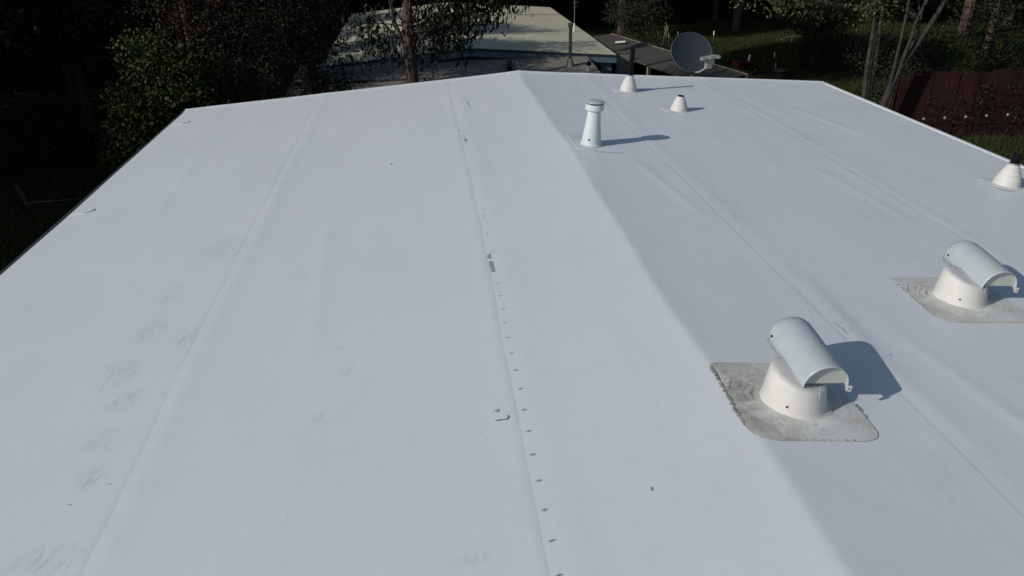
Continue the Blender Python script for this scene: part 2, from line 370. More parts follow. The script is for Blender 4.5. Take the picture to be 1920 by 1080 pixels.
# ------------------------------------------------------------ things standing on the roof
tilt = (0, math.atan(SL), 0)
def boot_patch(parent, pts, mat, th=.006, rc=.06, lift=.0, dome=0., cx=0, cy=0, nm='flashing_sheet'):
    # pts: corner points (local xy), rounded with radius rc; follows the roof surface
    out = []
    k = len(pts)
    for i in range(k):
        p0, p1, p2 = Vector(pts[i-1]), Vector(pts[i]), Vector(pts[(i+1) % k]); r_ = rc[i] if hasattr(rc, '__len__') else rc
        a = p1 + (p0 - p1).normalized() * r_; b = p1 + (p2 - p1).normalized() * r_
        for t in (0, .2, .4, .6, .8, 1): out.append((a * (1-t) + p1 * t) * (1-t) + (p1 * (1-t) + b * t) * t)
    rings = 10; V = []; F = []; n_ = len(out); c = Vector((cx, cy)); O = parent.location
    for j in range(rings + 1):
        s = 1 - j / rings * .96
        for p in out:
            q = c + (p - c) * s; d = (q - c).length
            wob = .004 * noise.noise(Vector((q.x * 9 + O.x * 5, q.y * 9, O.y)))
            V.append((q.x, q.y, surf(O.x + q.x, O.y + q.y) - O.z + th + lift + (abs(wob) * (1 if th > .004 else .2) + dome * math.exp(-((d - .19) / .06) ** 2 * (1 if d > .19 else 0)) if j else 0)))
    for j in range(rings):
        for i in range(n_): F.append((j*n_ + i, j*n_ + (i+1) % n_, (j+1)*n_ + (i+1) % n_, (j+1)*n_ + i))
    F.append(tuple(rings*n_ + i for i in range(n_)))
    base = len(V)
    for p in out: V.append((p.x, p.y, surf(O.x + p.x, O.y + p.y) - O.z - .003))
    for i in range(n_): F.append((i, base + i, base + (i+1) % n_, (i+1) % n_))
    o = MB().add(V, F).build(nm, mat, parent); autosmooth(o, 50); return o, out

def gooseneck(loc, az, label, corners, seed, stitches, nearp):
    random.seed(seed)
    t = empty('gooseneck_vent', (loc[0], loc[1], surf(*loc)), label, 'roof vent', 'hooded gooseneck vents on the white roof')
    sh, outl = boot_patch(t, corners, M['patch' if seed == 3 else 'patch_clean'], rc=(.05, .17, .13, .08), dome=.012)
    O = t.location
    # gun-grade sealant dabs along the flashing edge
    m = MB()
    for (pa, pb, num, big) in stitches:
        for k in range(num):
            u = (k + random.uniform(-.2, .2)) / num; x = pa[0] + (pb[0]-pa[0]) * u; y_ = pa[1] + (pb[1]-pa[1]) * u
            r_ = random.uniform(.006, .014) * big; x += random.uniform(-.004, .004)
            z = surf(O.x + x, O.y + y_) - O.z + .004
            m.tube([(x - r_*.8, y_ + r_*.7, z), (x, y_, z + .004), (x + r_*.9, y_ - r_*1.1, z)], [r_*.35, r_*.6, r_*.25], 5)
    sm = m.build('sealant_dabs', M['sealant'], t); tag(sm, kind='stuff')
    # edge bead as a thin dark line round the flashing
    m = MB(); bead = [(p.x * 1.0, p.y, surf(O.x + p.x, O.y + p.y) - O.z + .002) for p in outl]; m.tube(bead + [bead[0]], .0016, 4, False); m.build('edge_bead', M['sealant'], t)
    # squat stack wrapped in membrane, flaring at its foot
    prof = [(.235, .001), (.215, .007), (.203, .018), (.196, .04), (.188, .09), (.178, .15), (.170, .195), (.166, .205), (.13, .212)]
    nseg = 48; mb = MB(); V = []; F = []
    for j, (r_, z) in enumerate(prof):
        for k in range(nseg):
            th = 2*math.pi*k/nseg; rr = r_ * (1 + .012 * noise.noise(Vector((math.cos(th)*1.5, math.sin(th)*1.5, z*6 + seed))))
            zz = z * (1 + (.10 * math.sin(th) - .20 * math.cos(th)) * min(1, z / .15)); V.append((rr*math.cos(th) + .05 * z, rr*math.sin(th), zz))
    for j in range(len(prof)-1):
        for k in range(nseg): F.append((j*nseg+k, j*nseg+(k+1)%nseg, (j+1)*nseg+(k+1)%nseg, (j+1)*nseg+k))
    F.append(tuple((len(prof)-1)*nseg+k for k in range(nseg)))
    st = mb.add(V, F).build('stack', M['cone'], t); autosmooth(st, 60)
    # vertical lap of the wrap, in front
    m = MB(); a0 = -1.12
    for z0, z1 in ((.03, .1), (.1, .16), (.16, .2)):
        r0 = .1895 - (z0 - .03) * .12; r1 = .1895 - (z1 - .03) * .12
        p = [(r0*math.cos(a0), r0*math.sin(a0), z0), (r0*math.cos(a0+.05), r0*math.sin(a0+.05), z0), (r1*math.cos(a0+.05), r1*math.sin(a0+.05), z1), (r1*math.cos(a0), r1*math.sin(a0), z1)]
        q = [(x*1.015, y_*1.015, z) for x, y_, z in p]; m.add(p + q, [(4,5,6,7),(0,1,5,4),(1,2,6,5),(2,3,7,6),(3,0,4,7)])
    m.build('wrap_seam', M['cone'], t)
    m = MB(); m.lathe([(.0, 0), (.006, 0), (.007, .004), (.003, .006), (0, .006)], 8, (0, 0, 0))
    sc = m.build('screw', M['black'], t); sc.location = (-.115, -.152, .085); sc.rotation_euler = (R(90), 0, R(-37))
    # barrel hood: arched sheet metal, open rim at the near end, closed and rounded at the far end
    a = Vector((math.sin(az)*.99, math.cos(az)*.99, .10)).normalized(); s = Vector((math.cos(az), -math.sin(az), -.06)).normalized(); u = s.cross(a)
    Rr = .14; L = .585; near = Vector(nearp)
    def arch(tpos, rad, hgt, skirt, drop=0):
        pts = []; c = near + a * tpos - u * drop
        pts.append(c - s * rad - u * skirt)
        for k in range(21):
            th = math.pi - math.pi * k / 20; pts.append(c + s * rad * math.cos(th) + u * hgt * math.sin(th))
        pts.append(c + s * rad - u * skirt); return pts
    st_ = [(0, Rr, .145, .004), (.02, Rr, .146, .01), (.12, Rr, .147, .02), (.25, Rr, .148, .035), (.40, Rr, .147, .05), (.50, Rr*.99, .143, .06), (.545, Rr*.96, .132, .065), (.57, Rr*.9, .116, .065), (.583, Rr*.8, .095, .06)]
    V = []; F = []
    for q in st_: V += arch(*q)
    n_ = 23
    for j in range(len(st_)-1):
        for k in range(n_-1): F.append((j*n_+k, j*n_+k+1, (j+1)*n_+k+1, (j+1)*n_+k))
    F.append(tuple((len(st_)-1)*n_ + k for k in range(n_)))
    o = MB().add(V, F).build('hood', M['hood'], t); autosmooth(o, 50)
    md = o.modifiers.new('thick', 'SOLIDIFY'); md.thickness = .004; md.offset = -1
    for th in (150, 95, 40):      # rivets behind the rim
        q = near + a * .03 + s * (Rr + .002) * math.cos(R(th)) + u * .149 * math.sin(R(th)); m = MB(); m.lathe([(.0045, -.003), (.0045, .001), (.002, .003), (0, .003)], 8)
        rv = m.build('rivet', M['steel'], t); rv.location = q; rv.rotation_euler = (0, R(90 - th), 0)
    # recessed end panel, slightly inside the rim; the panel hangs to the flat bottom line
    pts = arch(.032, Rr - .005, .141, .004)[1:-1]; m = MB(); q = [p + a * .004 for p in pts]; k = len(pts)
    m.add(pts + q, [tuple(range(k)), tuple(range(2*k-1, k-1, -1))] + [(i, (i+1) % k, (i+1) % k + k, i + k) for i in range(k)])
    m.build('end_panel', M['hood_in'], t)
    # floor of the hood from panel backwards, open throat drops into the stack
    m = MB(); p = [near + a*.036 - s*(Rr-.006), near + a*.036 + s*(Rr-.006), near + a*.56 + s*(Rr-.02), near + a*.56 - s*(Rr-.02)]
    m.add(p + [x - u*.004 for x in p], [(0,1,2,3),(7,6,5,4),(0,4,5,1),(1,5,6,2),(2,6,7,3),(3,7,4,0)]); m.build('hood_floor', M['hood_in'], t)
    # white bracket tab with screw at the mouth's right corner
    c = near + s * (Rr + .004) - u * .012 + a * .005; m = MB()
    c = c - a * .004; p = [c - s*.024 + u*.020, c + s*.024 + u*.014 - a*.004, c + s*.026 - u*.036, c - s*.006 - u*.024]
    m.add(p + [x + a*.005 for x in p], [(3,2,1,0),(4,5,6,7),(0,1,5,4),(1,2,6,5),(2,3,7,6),(3,0,4,7)]); tb = m.build('bracket_tab', M['cone'], t)
    m = MB(); m.lathe([(0, 0), (.004, 0), (.004, .003), (0, .003)], 8); sc = m.build('screw', M['black'], tb); sc.location = c + s*.006 - u*.004 - a*.003; sc.rotation_euler = (R(90), 0, 0)
    c = near + a*.50 - s*(Rr + .001) + u*.012; m = MB(); m.lathe([(0, 0), (.009, 0), (.009, .004), (.005, .008), (0, .008)], 10)
    sc = m.build('screw', M['black'], t); sc.location = c; sc.rotation_euler = (0, R(-90), -az)
    return t
gooseneck((.372, -10.735), .03, 'nearest hooded gooseneck vent on a badly soiled flashing sheet beside the ridge',
          [(-.375, .46), (-.41, -.375), (.385, -.41), (.40, .44)], 3, [((-.378, .40), (-.405, -.25), 30, 1.15), ((-.20, -.378), (.25, -.40), 9, .7), ((.40, -.05), (.395, -.2), 6, .8)], (.112, -.145, .203))
gooseneck((2.475, -9.345), .06, 'hooded gooseneck vent at the right picture edge with dark shadow on its cleaner flashing',
          [(-.375, .40), (-.43, -.40), (.42, -.42), (.42, .42)], 8, [((-.378, .25), (-.41, -.22), 13, .8)], (.175, -.18, .178))

# straight flue with collar cap, near the ridge
def cyl_at(m, r, z0, z1, n=24): return m.lathe([(r, z0), (r, z1)], n)
t = empty('flue_vent', (.337, -4.905, surf(.337, -4.905)), 'tall white flue vent with a round collar cap, standing beside the ridge', 'flue pipe', rot=tilt)
boot_patch(t, [(-.24, .5), (-.25, -.34), (.35, -.37), (.34, .5)], M['membrane'], th=.0015, rc=(.1, .18, .03, .05), nm='flashing_sheet')
m = MB(); m.lathe([(.155, .004), (.140, .012), (.131, .028), (.127, .05), (.118, .12), (.108, .20), (.097, .29), (.089, .37), (.083, .43), (.081, .452)], 40); autosmooth(m.build('flue_pipe', M['vent_white'], t), 60)
m = MB(); m.lathe([(.082, .445), (.112, .452), (.118, .456), (.119, .525), (.112, .528), (.106, .520)], 40); autosmooth(m.build('collar', M['vent_white'], t), 40)
m = MB(); m.lathe([(.06, .512), (.06, .55)], 16); m.build('cap_neck', M['black'], t)
m = MB(); m.lathe([(.118, .546), (.124, .550), (.122, .556), (.10, .567), (.06, .576), (0, .580)], 40); autosmooth(m.build('cap', M['hood'], t), 40)
m = MB(); m.lathe([(0, 0), (.011, 0), (.012, .004), (.006, .010), (0, .010)], 10); sc = m.build('screw', M['black'], t); sc.location = (-.06, -.112, .09); sc.rotation_euler = (R(92), 0, R(-28))
m = MB()
p = [(-.25, -.10), (-.25, -.2), (-.22, -.29), (-.15, -.34), (-.05, -.352), (.12, -.362), (.35, -.372)]
m.tube([(x, y_, .002) for x, y_ in p], .0018, 4); m.build('edge_bead', M['sealant'], t)

def plumb(loc, label, rb, rt_, hb, pipe_r, pipe_h, lean=(0, 0), ring=True, squat=False):
    t = empty('plumbing_vent', (loc[0], loc[1], surf(*loc)), label, 'vent pipe', 'plumbing vents in white cone boots', rot=(lean[1], tilt[1] + lean[0], 0))
    prof = [(rb * 1.32, .002), (rb * 1.12, .006), (rb * 1.02, .016)]
    N = 6 if not squat else 5
    for k in range(N):
        u0 = k / N; u1 = (k + 1) / N
        f_ = lambda u: rb * (1 - u ** 1.5) + rt_ * (u ** 1.5) if not squat else rb * (1 - u ** 1.25) + rt_ * (u ** 1.25)
        r0 = f_(u0); r1 = f_(u1)
        prof += [(r0, .02 + hb * u0), (r0 * .985 + r1*.015, .02 + hb * (u0 + .5 / N)), (r1 + .0035, .02 + hb * (u1 - .02)), (r1, .02 + hb * u1)]
    m = MB(); m.lathe(prof, 36); autosmooth(m.build('cone_boot', M['cone'], t), 45)
    m = MB(); m.lathe([(pipe_r, hb - .02), (pipe_r, hb + pipe_h), (pipe_r * .86, hb + pipe_h), (pipe_r * .86, hb + pipe_h - .08), (0, hb + pipe_h - .08)], 20); autosmooth(m.build('pipe', M['black'], t), 40)
    if ring:
        m = MB(); m.lathe([(rt_ + .002, hb + .012), (rt_ + .012, hb + .014), (rt_ + .012, hb + .028), (rt_ + .002, hb + .03)], 20); m.box((rt_, -.012, hb + .01), (rt_ + .028, .006, hb + .032)); m.build('clamp', M['steel'], t)
    boot_patch(t, [(-.26, .24), (-.26, -.24), (.26, -.24), (.26, .24)], M['membrane'], th=.0015, rc=.15, nm='flashing_sheet')
    return t
plumb((1.745, -1.40), 'tallest black plumbing pipe in a white cone boot by the far roof edge', .142, .046, .245, .040, .46)
plumb((2.205, -2.80), 'short cut-off plumbing vent with a black stub in a squat white boot', .132, .052, .20, .046, .035, ring=False, squat=True)
plumb((5.185, -6.36), 'black plumbing pipe in a white cone boot by the right picture edge', .150, .052, .245, .050, .14, lean=(.03, 0))
# specks on the roof
def speck(x, y, s, label, mat='mark', cat='debris', name='roof_debris'):
    random.seed(int(abs(x*77+y*31))); m = MB(); z = surf(x, y) + .006
    pts = [(x + s*math.cos(k)*random.uniform(.5, 1), y + s*1.2*math.sin(k)*random.uniform(.5, 1)) for k in (0, 1.2, 2.4, 3.6, 5)]
    m.add([(a, b, z) for a, b in pts] + [(x, y, z + s*.7)], [(i, (i+1) % 5, 5) for i in range(5)])
    tag(m.build(name, M[mat]), label, cat, 'specks of debris lying on the white roof')
speck(-2.27, -4.85, .016, 'larger black speck on the white roof left of the printed seam'); speck(-2.12, -4.65, .010, 'smaller black speck on the white roof just beyond the larger speck')
speck(-3.81, -10.63, .007, 'tiny dark pebble on the left lap beside the round grey smudge'); speck(-3.99, -10.77, .006, 'tiny dark pebble below the round grey smudge at lower left')
speck(1.35, -10.2, .010, 'dark crumb on the white roof between the two gooseneck vents'); speck(4.15, -3.74, .014, 'white chip lying near the right eave beyond the creases', 'white_tip')
speck(1.68, -6.86, .012, 'white chip lying on the middle of the right roof slope', 'white_tip')

# ------------------------------------------------------------ satellite dish on the far rake
dish = empty('satellite_dish', (3.42, .12, -.62), 'dark grey oval satellite dish with pale feed arm at the far roof edge', 'satellite dish')
nrm = Vector((.22, -.86, .46)).normalized()
ax = Vector((0, 0, 1)).cross(nrm).normalized(); au = nrm.cross(ax)
cen = Vector((3.42, .26, .20)) - dish.location
def dloc(a_, b_, c_): return cen + ax * a_ + au * b_ + nrm * c_
A_, B_ = .452, .385; V = []; F = []; n_ = 56; rings = 8
for side, off in ((1, 0), (-1, -.006)):
    for j in range(rings + 1):
        r_ = j / rings
        for k in range(n_):
            th = 2*math.pi*k/n_; V.append(dloc(A_*r_*math.cos(th), B_*r_*math.sin(th), -.085 * (1 - r_*r_) + off))
S_ = (rings+1)*n_
for j in range(rings):
    for k in range(n_):
        q = (j*n_+k, j*n_+(k+1)%n_, (j+1)*n_+(k+1)%n_, (j+1)*n_+k); F.append(q); F.append(tuple(S_ + x for x in q[::-1]))
autosmooth(MB().add(V, F).build('reflector', M['dish'], dish), 60)
m = MB(); m.tube([dloc(A_*1.005*math.cos(2*math.pi*k/56), B_*1.005*math.sin(2*math.pi*k/56), -.001) for k in range(57)], .0065, 6, False); autosmooth(m.build('rim', M['dish_rim'], dish))
E0 = dloc(.0, -B_ - .02, .02)
lnb = dloc(.10, -.30, .34)
m = MB(); m.tube([E0 - Vector((.015, 0, 0)), E0 * .75 + lnb * .25 + Vector((.0, 0, -.05)), E0 * .4 + lnb * .6 + Vector((.02, 0, -.065)), lnb + Vector((-.01, 0, -.075))], [.014, .016, .018, .018], 8); autosmooth(m.build('feed_arm', M['arm'], dish), 50)
# feed head: fan-shaped housing carrying a bar with rounded ends
m = MB(); o_ = lnb; s = ax; u = Vector((0, 0, 1)); d_ = s.cross(u).normalized()
def P_(a_, b_, c_): return o_ + s*a_*1.12 + u*(b_*1.35 + .0) + d_*c_
outl = [(-.055, -.10), (.045, -.10), (.085, -.03), (.10, .015), (-.10, .015), (-.06, -.03)]
fr = [P_(x, z, -.03) for x, z in outl]; bk = [P_(x, z, .035) for x, z in outl]
m.add(fr + bk, [(0,1,2,3,4,5)[::-1], (6,7,8,9,10,11)] + [(i, (i+1) % 6, (i+1) % 6 + 6, i+6) for i in range(6)]); autosmooth(m.build('feed_housing', M['lnb'], dish), 30)
m = MB(); m.tube([P_(-.165, .035, 0), P_(-.16, .038, 0), P_(-.12, .04, 0), P_(.12, .052, 0), P_(.17, .05, 0), P_(.185, .048, 0)], [.02, .034, .042, .044, .040, .024], 12); autosmooth(m.build('feed_bar', M['lnb'], dish), 60)
for q in (-.15, 0, .15):
    m = MB(); m.tube([P_(q, .045, .03), P_(q, .055, .085)], [.03, .036], 14); autosmooth(m.build('feed_horn', M['lnb'], dish), 40)
m = MB(); m.tube([(0, 0, 0), (0, .02, .32), (.01, .09, .55), tuple(dloc(0, -.03, -.12))], .022, 10); m.build('mast', M['dish_rim'], dish)
m = MB(); m.box((-.06, -.02, -.02), (.06, .05, .03)); m.build('foot_plate', M['arm'], dish)

# ------------------------------------------------------------ neighbouring house
H2 = empty('neighbour_house', (0, 16, GZ), 'neighbouring house with a low cream roof and blue grey fascia behind the trees', 'house')
def h2(o): o.parent = H2; o.matrix_parent_inverse = Matrix.Translation((0, -16, -GZ)); return o
X2L, X2M, X2R, Y2F, Y2B = -4.9, -.32, 4.37, 10.0, 23.0; Z2 = -1.10; S2 = .082
def z2(x): return Z2 - abs(x - X2M) * S2
for xa, xb in ((X2L, X2M), (X2M, X2R)):
    for j in range(5):     # membrane sheets run up the slope; each lap a small step
        ya = Y2F + (Y2B - Y2F) * j / 5; yb = Y2F + (Y2B - Y2F) * (j + 1) / 5 + (.1 if j < 4 else 0)
        m = MB(); m.hexa([(xa, ya, z2(xa) + .003 * (j % 2)), (xb, ya, z2(xb) + .003 * (j % 2)), (xb, yb, z2(xb) + .004 + .003 * (j % 2)), (xa, yb, z2(xa) + .004 + .003 * (j % 2))], .05)
        h2(m.build('roof_sheet', M['roof2']))
    m = MB(); m.hexa([(xa, Y2F - .05, z2(xa) - .02), (xb, Y2F - .05, z2(xb) - .02), (xb, Y2F - .002, z2(xb) - .02), (xa, Y2F - .002, z2(xa) - .02)], .065); h2(m.build('gutter_trim', M['blue_dark']))
    m = MB(); m.hexa([(xa, Y2F - .035, z2(xa) - .088), (xb, Y2F - .035, z2(xb) - .088), (xb, Y2F + .0, z2(xb) - .088), (xa, Y2F + .0, z2(xa) - .088)], .18); h2(m.build('fascia', M['blue']))
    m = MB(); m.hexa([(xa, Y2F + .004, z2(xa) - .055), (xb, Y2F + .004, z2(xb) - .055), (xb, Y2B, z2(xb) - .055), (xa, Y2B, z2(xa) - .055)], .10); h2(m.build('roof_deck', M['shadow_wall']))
for x0 in (X2L - .02, X2R - .02):
    m = MB(); m.box((x0, Y2F - .03, z2(x0) - .27), (x0 + .04, Y2B, z2(x0) - .02 if x0 > 0 else z2(x0) - .012)); h2(m.build('side_fascia', M['blue']))
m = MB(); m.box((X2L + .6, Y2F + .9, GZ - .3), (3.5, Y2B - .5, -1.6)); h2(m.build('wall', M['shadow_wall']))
m = MB(); m.box((3.92, Y2F + .12, GZ - .2), (4.26, Y2F + .3, -1.66)); h2(m.build('porch_post', M['blue']))
m = MB(); m.box((4.7, 11.2, GZ - .2), (5.3, 11.3, -1.75)); h2(m.build('yard_panel', M['porch']))
# lower grey porch roof in front, five sheets with open laps
pr = [-5.6, -3.9, -2.2, -.5, 1.2, 2.5, 3.42]
for a0, a1 in zip(pr, pr[1:]):
    m = MB(); zz = -1.475 + .008 * (pr.index(a0) % 2)
    xr_a = a1 + (.0 if a1 < 3.4 else .05)
    m.hexa([(a0 + .012, 6.2, zz - .33), (xr_a - .012, 6.2, zz - .33), (a1 - .012, 10.35, zz), (a0 + .012, 10.35, zz)], .06); h2(m.build('porch_sheet', M['porch']))
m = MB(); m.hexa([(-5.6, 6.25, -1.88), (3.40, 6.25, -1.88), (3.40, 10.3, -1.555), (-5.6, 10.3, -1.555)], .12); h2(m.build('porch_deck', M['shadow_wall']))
m = MB(); m.box((-5.5, 8.05, -1.70), (-2.2, 8.13, -1.60)); h2(m.build('porch_shade_strip', M['shadow_wall']))  # dark strip standing in for the shade band across the porch roof
for x0 in (-5.2, -1.5, 3.2):
    m = MB(); m.box((x0, 6.4, GZ - .2), (x0 + .12, 6.52, -1.985)); h2(m.build('porch_leg', M['blue']))
# pipes on it
t = empty('stove_pipe', (2.66, 8.85, -1.595), 'tall dark pipe with cap rising from a grey cone on the porch roof', 'pipe')
m = MB(); m.lathe([(.13, 0), (.105, .08), (.085, .22), (.075, .25)], 20); autosmooth(m.build('cone_base', M['porch'], t))
m = MB(); m.lathe([(.048, .22), (.048, 1.16)], 16); autosmooth(m.build('pipe', M['plank'], t))
m = MB(); m.lathe([(.05, 1.14), (.078, 1.16), (.078, 1.24), (.07, 1.26), (0, 1.27)], 16); autosmooth(m.build('cap', M['plank'], t))
t = empty('mushroom_vent', (3.10, 8.2, -1.645), 'small black mushroom vent on a pale stem at the porch roof corner', 'roof vent')
m = MB(); m.lathe([(.03, 0), (.03, .20)], 12); m.build('stem', M['lnb'], t)
m = MB(); m.lathe([(.05, .19), (.085, .20), (.075, .25), (.03, .28), (.02, .34), (0, .35)], 16); autosmooth(m.build('cap', M['black'], t))
t = empty('white_vent', (1.33, 19.6, z2(1.33) + .02), 'white boxed vent on the cream roof near the overhanging leaves', 'roof vent')
m = MB(); m.box((-.09, -.08, 0), (.09, .08, .55)); m.build('shaft', M['lnb'], t); m = MB(); m.box((-.12, -.11, .55), (.12, .11, .60)); m.build('cap', M['plank'], t)
t = empty('antenna', (3.95, 14.9, z2(3.95) + .0), 'thin pale antenna mast on a white foot at the edge of the cream roof', 'antenna')
m = MB(); m.lathe([(.05, 0), (.03, .05), (.03, .28), (.02, .3)], 12); m.build('foot', M['white_tip'], t)
m = MB(); m.tube([(0, 0, .28), (.01, 0, 1.35)], .010, 6); 
for k, (a_, z_) in enumerate(((.12, .85), (.16, 1.0), (.2, 1.12))): m.tube([(-a_*.5, -a_*.1, z_), (a_, .04, z_ + .05)], .006, 5)
m.build('mast', M['arm'], t)

# ------------------------------------------------------------ board walk roof to the right of it
sh = empty('lean_to', (5.9, 11.8, GZ), 'low lean-to with a long weathered plank roof beside the neighbouring house', 'shed', rot=(0, 0, R(13)))
for i in range(30):
    y0 = -4.6 + i * .30; m = MB(); dz = random.uniform(-.006, .006)
    m.hexa([(-.80 + random.uniform(-.02, .02), y0, 1.20 + dz), (.80 + random.uniform(-.02, .02), y0, 1.32 + dz), (.80, y0 + .292, 1.32 + dz), (-.80, y0 + .292, 1.20 + dz)], .03); m.build('roof_plank', M['plank'], sh)
m = MB(); m.box((.802, -4.62, 1.20), (.85, 4.4, 1.335)); m.build('edge_board', M['wood'], sh)
m = MB(); m.box((.6, -4.5, -.1), (.7, 4.3, 1.26)); m.build('wall', M['shadow_wall'], sh)
for y0 in (-4.2, -1.4, 1.4, 4.0):
    m = MB(); m.box((-.7, y0, -.1), (-.6, y0 + .1, 1.17)); m.build('post', M['wood'], sh)
m = MB(); m.hexa([(5.32, 14.0, -1.74), (5.66, 13.85, -1.71), (5.72, 14.02, -1.71), (5.38, 14.15, -1.74)], .04); tag(m.build('white_board', M['white_tip']), 'short white board lying on the lean-to roof at its far end', 'board')

# ------------------------------------------------------------ foliage
def leafcloud(name, blobs, n, ll, lw, seed, droop=0., shell=.55, fold=.25):
    rg = np.random.default_rng(seed); vol = np.array([b[3]*b[4]*b[5] for b in blobs]); idx = rg.choice(len(blobs), n, p=vol/vol.sum()); B = np.array(blobs, float)[idx]
    d = rg.normal(size=(n, 3)); d /= np.linalg.norm(d, axis=1)[:, None]; r = rg.random(n) ** (1/3); r = np.where(rg.random(n) < shell, .75 + .3 * rg.random(n), r)
    lump = 1 + .22 * np.sin(d[:, 0]*5 + idx) * np.cos(d[:, 1]*6 + idx*2) + .15*np.sin(d[:, 2]*9+idx)
    c = B[:, :3] + d * B[:, 3:6] * (r * lump)[:, None]
    # clump leaves into sprigs
    k = max(1, n // 9); ci = rg.integers(0, k, n); c = c[ci] + rg.normal(size=(n, 3)) * ll * 1.35
    a = rg.normal(size=(n, 3)); a[:, 2] -= droop * 2; a /= np.linalg.norm(a, axis=1)[:, None]
    b = np.cross(a, rg.normal(size=(n, 3))); b /= np.linalg.norm(b, axis=1)[:, None]; nn = np.cross(a, b)
    s = (.6 + .8 * rg.random(n))[:, None]
    v = np.stack([c - a*ll*.5*s, c + b*lw*.5*s + nn*lw*fold*s - a*ll*.05*s, c + a*ll*.5*s, c - b*lw*.5*s + nn*lw*fold*s - a*ll*.05*s], 1).reshape(-1, 3)
    me = bpy.data.meshes.new(name); me.vertices.add(4*n); me.vertices.foreach_set('co', v.ravel().astype(np.float32))
    me.loops.add(4*n); me.loops.foreach_set('vertex_index', np.arange(4*n, dtype=np.int32)); me.polygons.add(n)
    me.polygons.foreach_set('loop_start', np.arange(0, 4*n, 4, dtype=np.int32)); me.polygons.foreach_set('loop_total', np.full(n, 4, np.int32)); me.update(calc_edges=True); me.validate()
    return me
def limbs(m, base, targets, r0, seed, n=6, jit=.12):
    random.seed(seed)
    for T in targets:
        T = Vector(T); B_0 = Vector(base); L = (T - B_0).length; pts = [B_0]
        for k in range(1, 5):
            q = B_0.lerp(T, k/4); q += Vector((random.uniform(-1, 1), random.uniform(-1, 1), random.uniform(-.3, .8))) * L * jit * (1 - abs(k/4 - .5)); pts.append(q)
        m.tube(pts, [r0, r0*.75, r0*.55, r0*.35, r0*.15], n)
        for e_ in range(3):
            st = pts[random.randint(2, 4)]; dr = Vector((random.gauss(0, 1), random.gauss(0, 1), random.gauss(.2, .6))).normalized() * L * .35
            m.tube([st, st + dr*.5 + Vector((0, 0, .05*L)), st + dr], [r0*.3, r0*.18, r0*.05], 4)
def tree(name, loc, label, cat, trunk, rad, blobs, n, ll, lw, leaf, bark, seed, droop=0, group=None, shell=.55, limb_r=.05, extra=None):
    t = empty(name, loc, label, cat, group)
    m = MB(); m.tube(trunk, rad, 12); o = m.build('trunk', M[bark], t); autosmooth(o, 60)
    m = MB(); limbs(m, trunk[-1] if not extra else extra, [b[:3] for b in blobs], limb_r, seed); m.build('branches', M[bark], t)
    link('crown', leafcloud('crown', blobs, n, ll, lw, seed, droop, shell), M[leaf], t)
    return t
def blobset(seed, cx, cy, z0, z1, r, k):
    random.seed(seed); out = []
    for i in range(k):
        a = random.uniform(0, 6.28); q = random.uniform(.1, .75) * r; s = random.uniform(.42, .7) * r
        out.append((cx + q*math.cos(a), cy + q*math.sin(a), random.uniform(z0 + s*.6, z1 - s*.6), s, s, s * random.uniform(.6, .9)))
    return out
# T1 shrub-tree with round bright leaves at the left corner
tree('leafy_shrub', (-8.05, 3.1, GZ), 'tall round-leaved green shrub just beyond the far left corner of the white roof', 'shrub',
     [(0, 0, 0), (.1, 0, .7), (.05, .1, 1.4)], [.14, .11, .08],
     [(.0,0,2.1,.62,.8,.6),(-.25,-.2,1.35,.55,.7,.55),(.6,.1,1.3,.7,.8,.8),(.9,.3,2.5,.9,.9,.8),(.45,-.3,.5,.7,.7,.7),(.35,.2,3.2,.6,.7,.5),(1.3,.4,1.5,.7,.8,.9),(.2,-.1,.9,.5,.6,.6)], 15000, .078, .058, 'leaf_round', 'bark', 11)
# T2 reddish brown twiggy tree next to it
tree('tangled_tree', (-6.1, 4.3, GZ), 'reddish brown tangled tree behind the left half of the far roof edge', 'tree',
     [(0, 0, 0), (.1, .1, 1.2), (-.1, .1, 2.2)], [.17, .13, .1],
     [(-.6,0,3.3,1.0,1.1,1.1),(.4,.2,3.6,1.1,1.1,1.0),(-.2,-.2,2.0,1.1,1.0,.9),(.9,0,2.3,.9,.9,.9),(-.9,.1,4.4,1.2,1.2,1),(.5,0,1.1,1.1,.9,.8)], 15000, .07, .04, 'leaf_brown', 'bark', 12)
tree('dark_tree', (-4.5, 5.6, GZ), 'dark leafy tree between the tangled brown tree and the cream roof', 'tree',
     [(0, 0, 0), (.0, .1, 1.4), (-.1, .1, 2.4)], [.18, .14, .1],
     [(-.3,0,3.4,1.0,1.0,1.0),(.3,.1,2.2,.85,.9,.9),(-.4,0,4.6,1.2,1.2,1),(.15,-.1,1.2,.9,.8,.7)], 13000, .075, .045, 'leaf_dark', 'bark', 13)
# T3 foreground trunk with hanging gum leaves in front of the neighbour's roof
t3 = tree('gum_tree', (-2.05, 4.0, GZ), 'slim brown trunk with hanging leaves standing before the cream roof', 'tree',
     [(.06, 0, 0), (.04, 0, 1.2), (.0, 0, 2.4), (-.02, 0, 3.2), (.03, .02, 4.3), (.0, .1, 5.4), (.2, .2, 7)], [.19, .165, .145, .125, .11, .09, .05],
     [(.5,.2,3.6,.5,.6,.3),(1.55,.1,3.75,.75,.6,.36),(.55,.0,3.1,.42,.5,.34),(.32,0,2.45,.22,.3,.25),(-.65,.2,3.1,.55,.55,.36),(-1.1,.2,3.55,.5,.6,.35),(.9,.3,4.9,1.6,1.5,.9),(-.8,.5,5.3,1.6,1.5,1.0),(.2,0,6.4,1.7,1.7,1.1),(2.0,.2,4.15,.65,.7,.35)], 7000, .13, .045, 'leaf_gum', 'bark', 14, droop=.9, shell=.3, limb_r=.028, extra=(0, 0, 3.4))
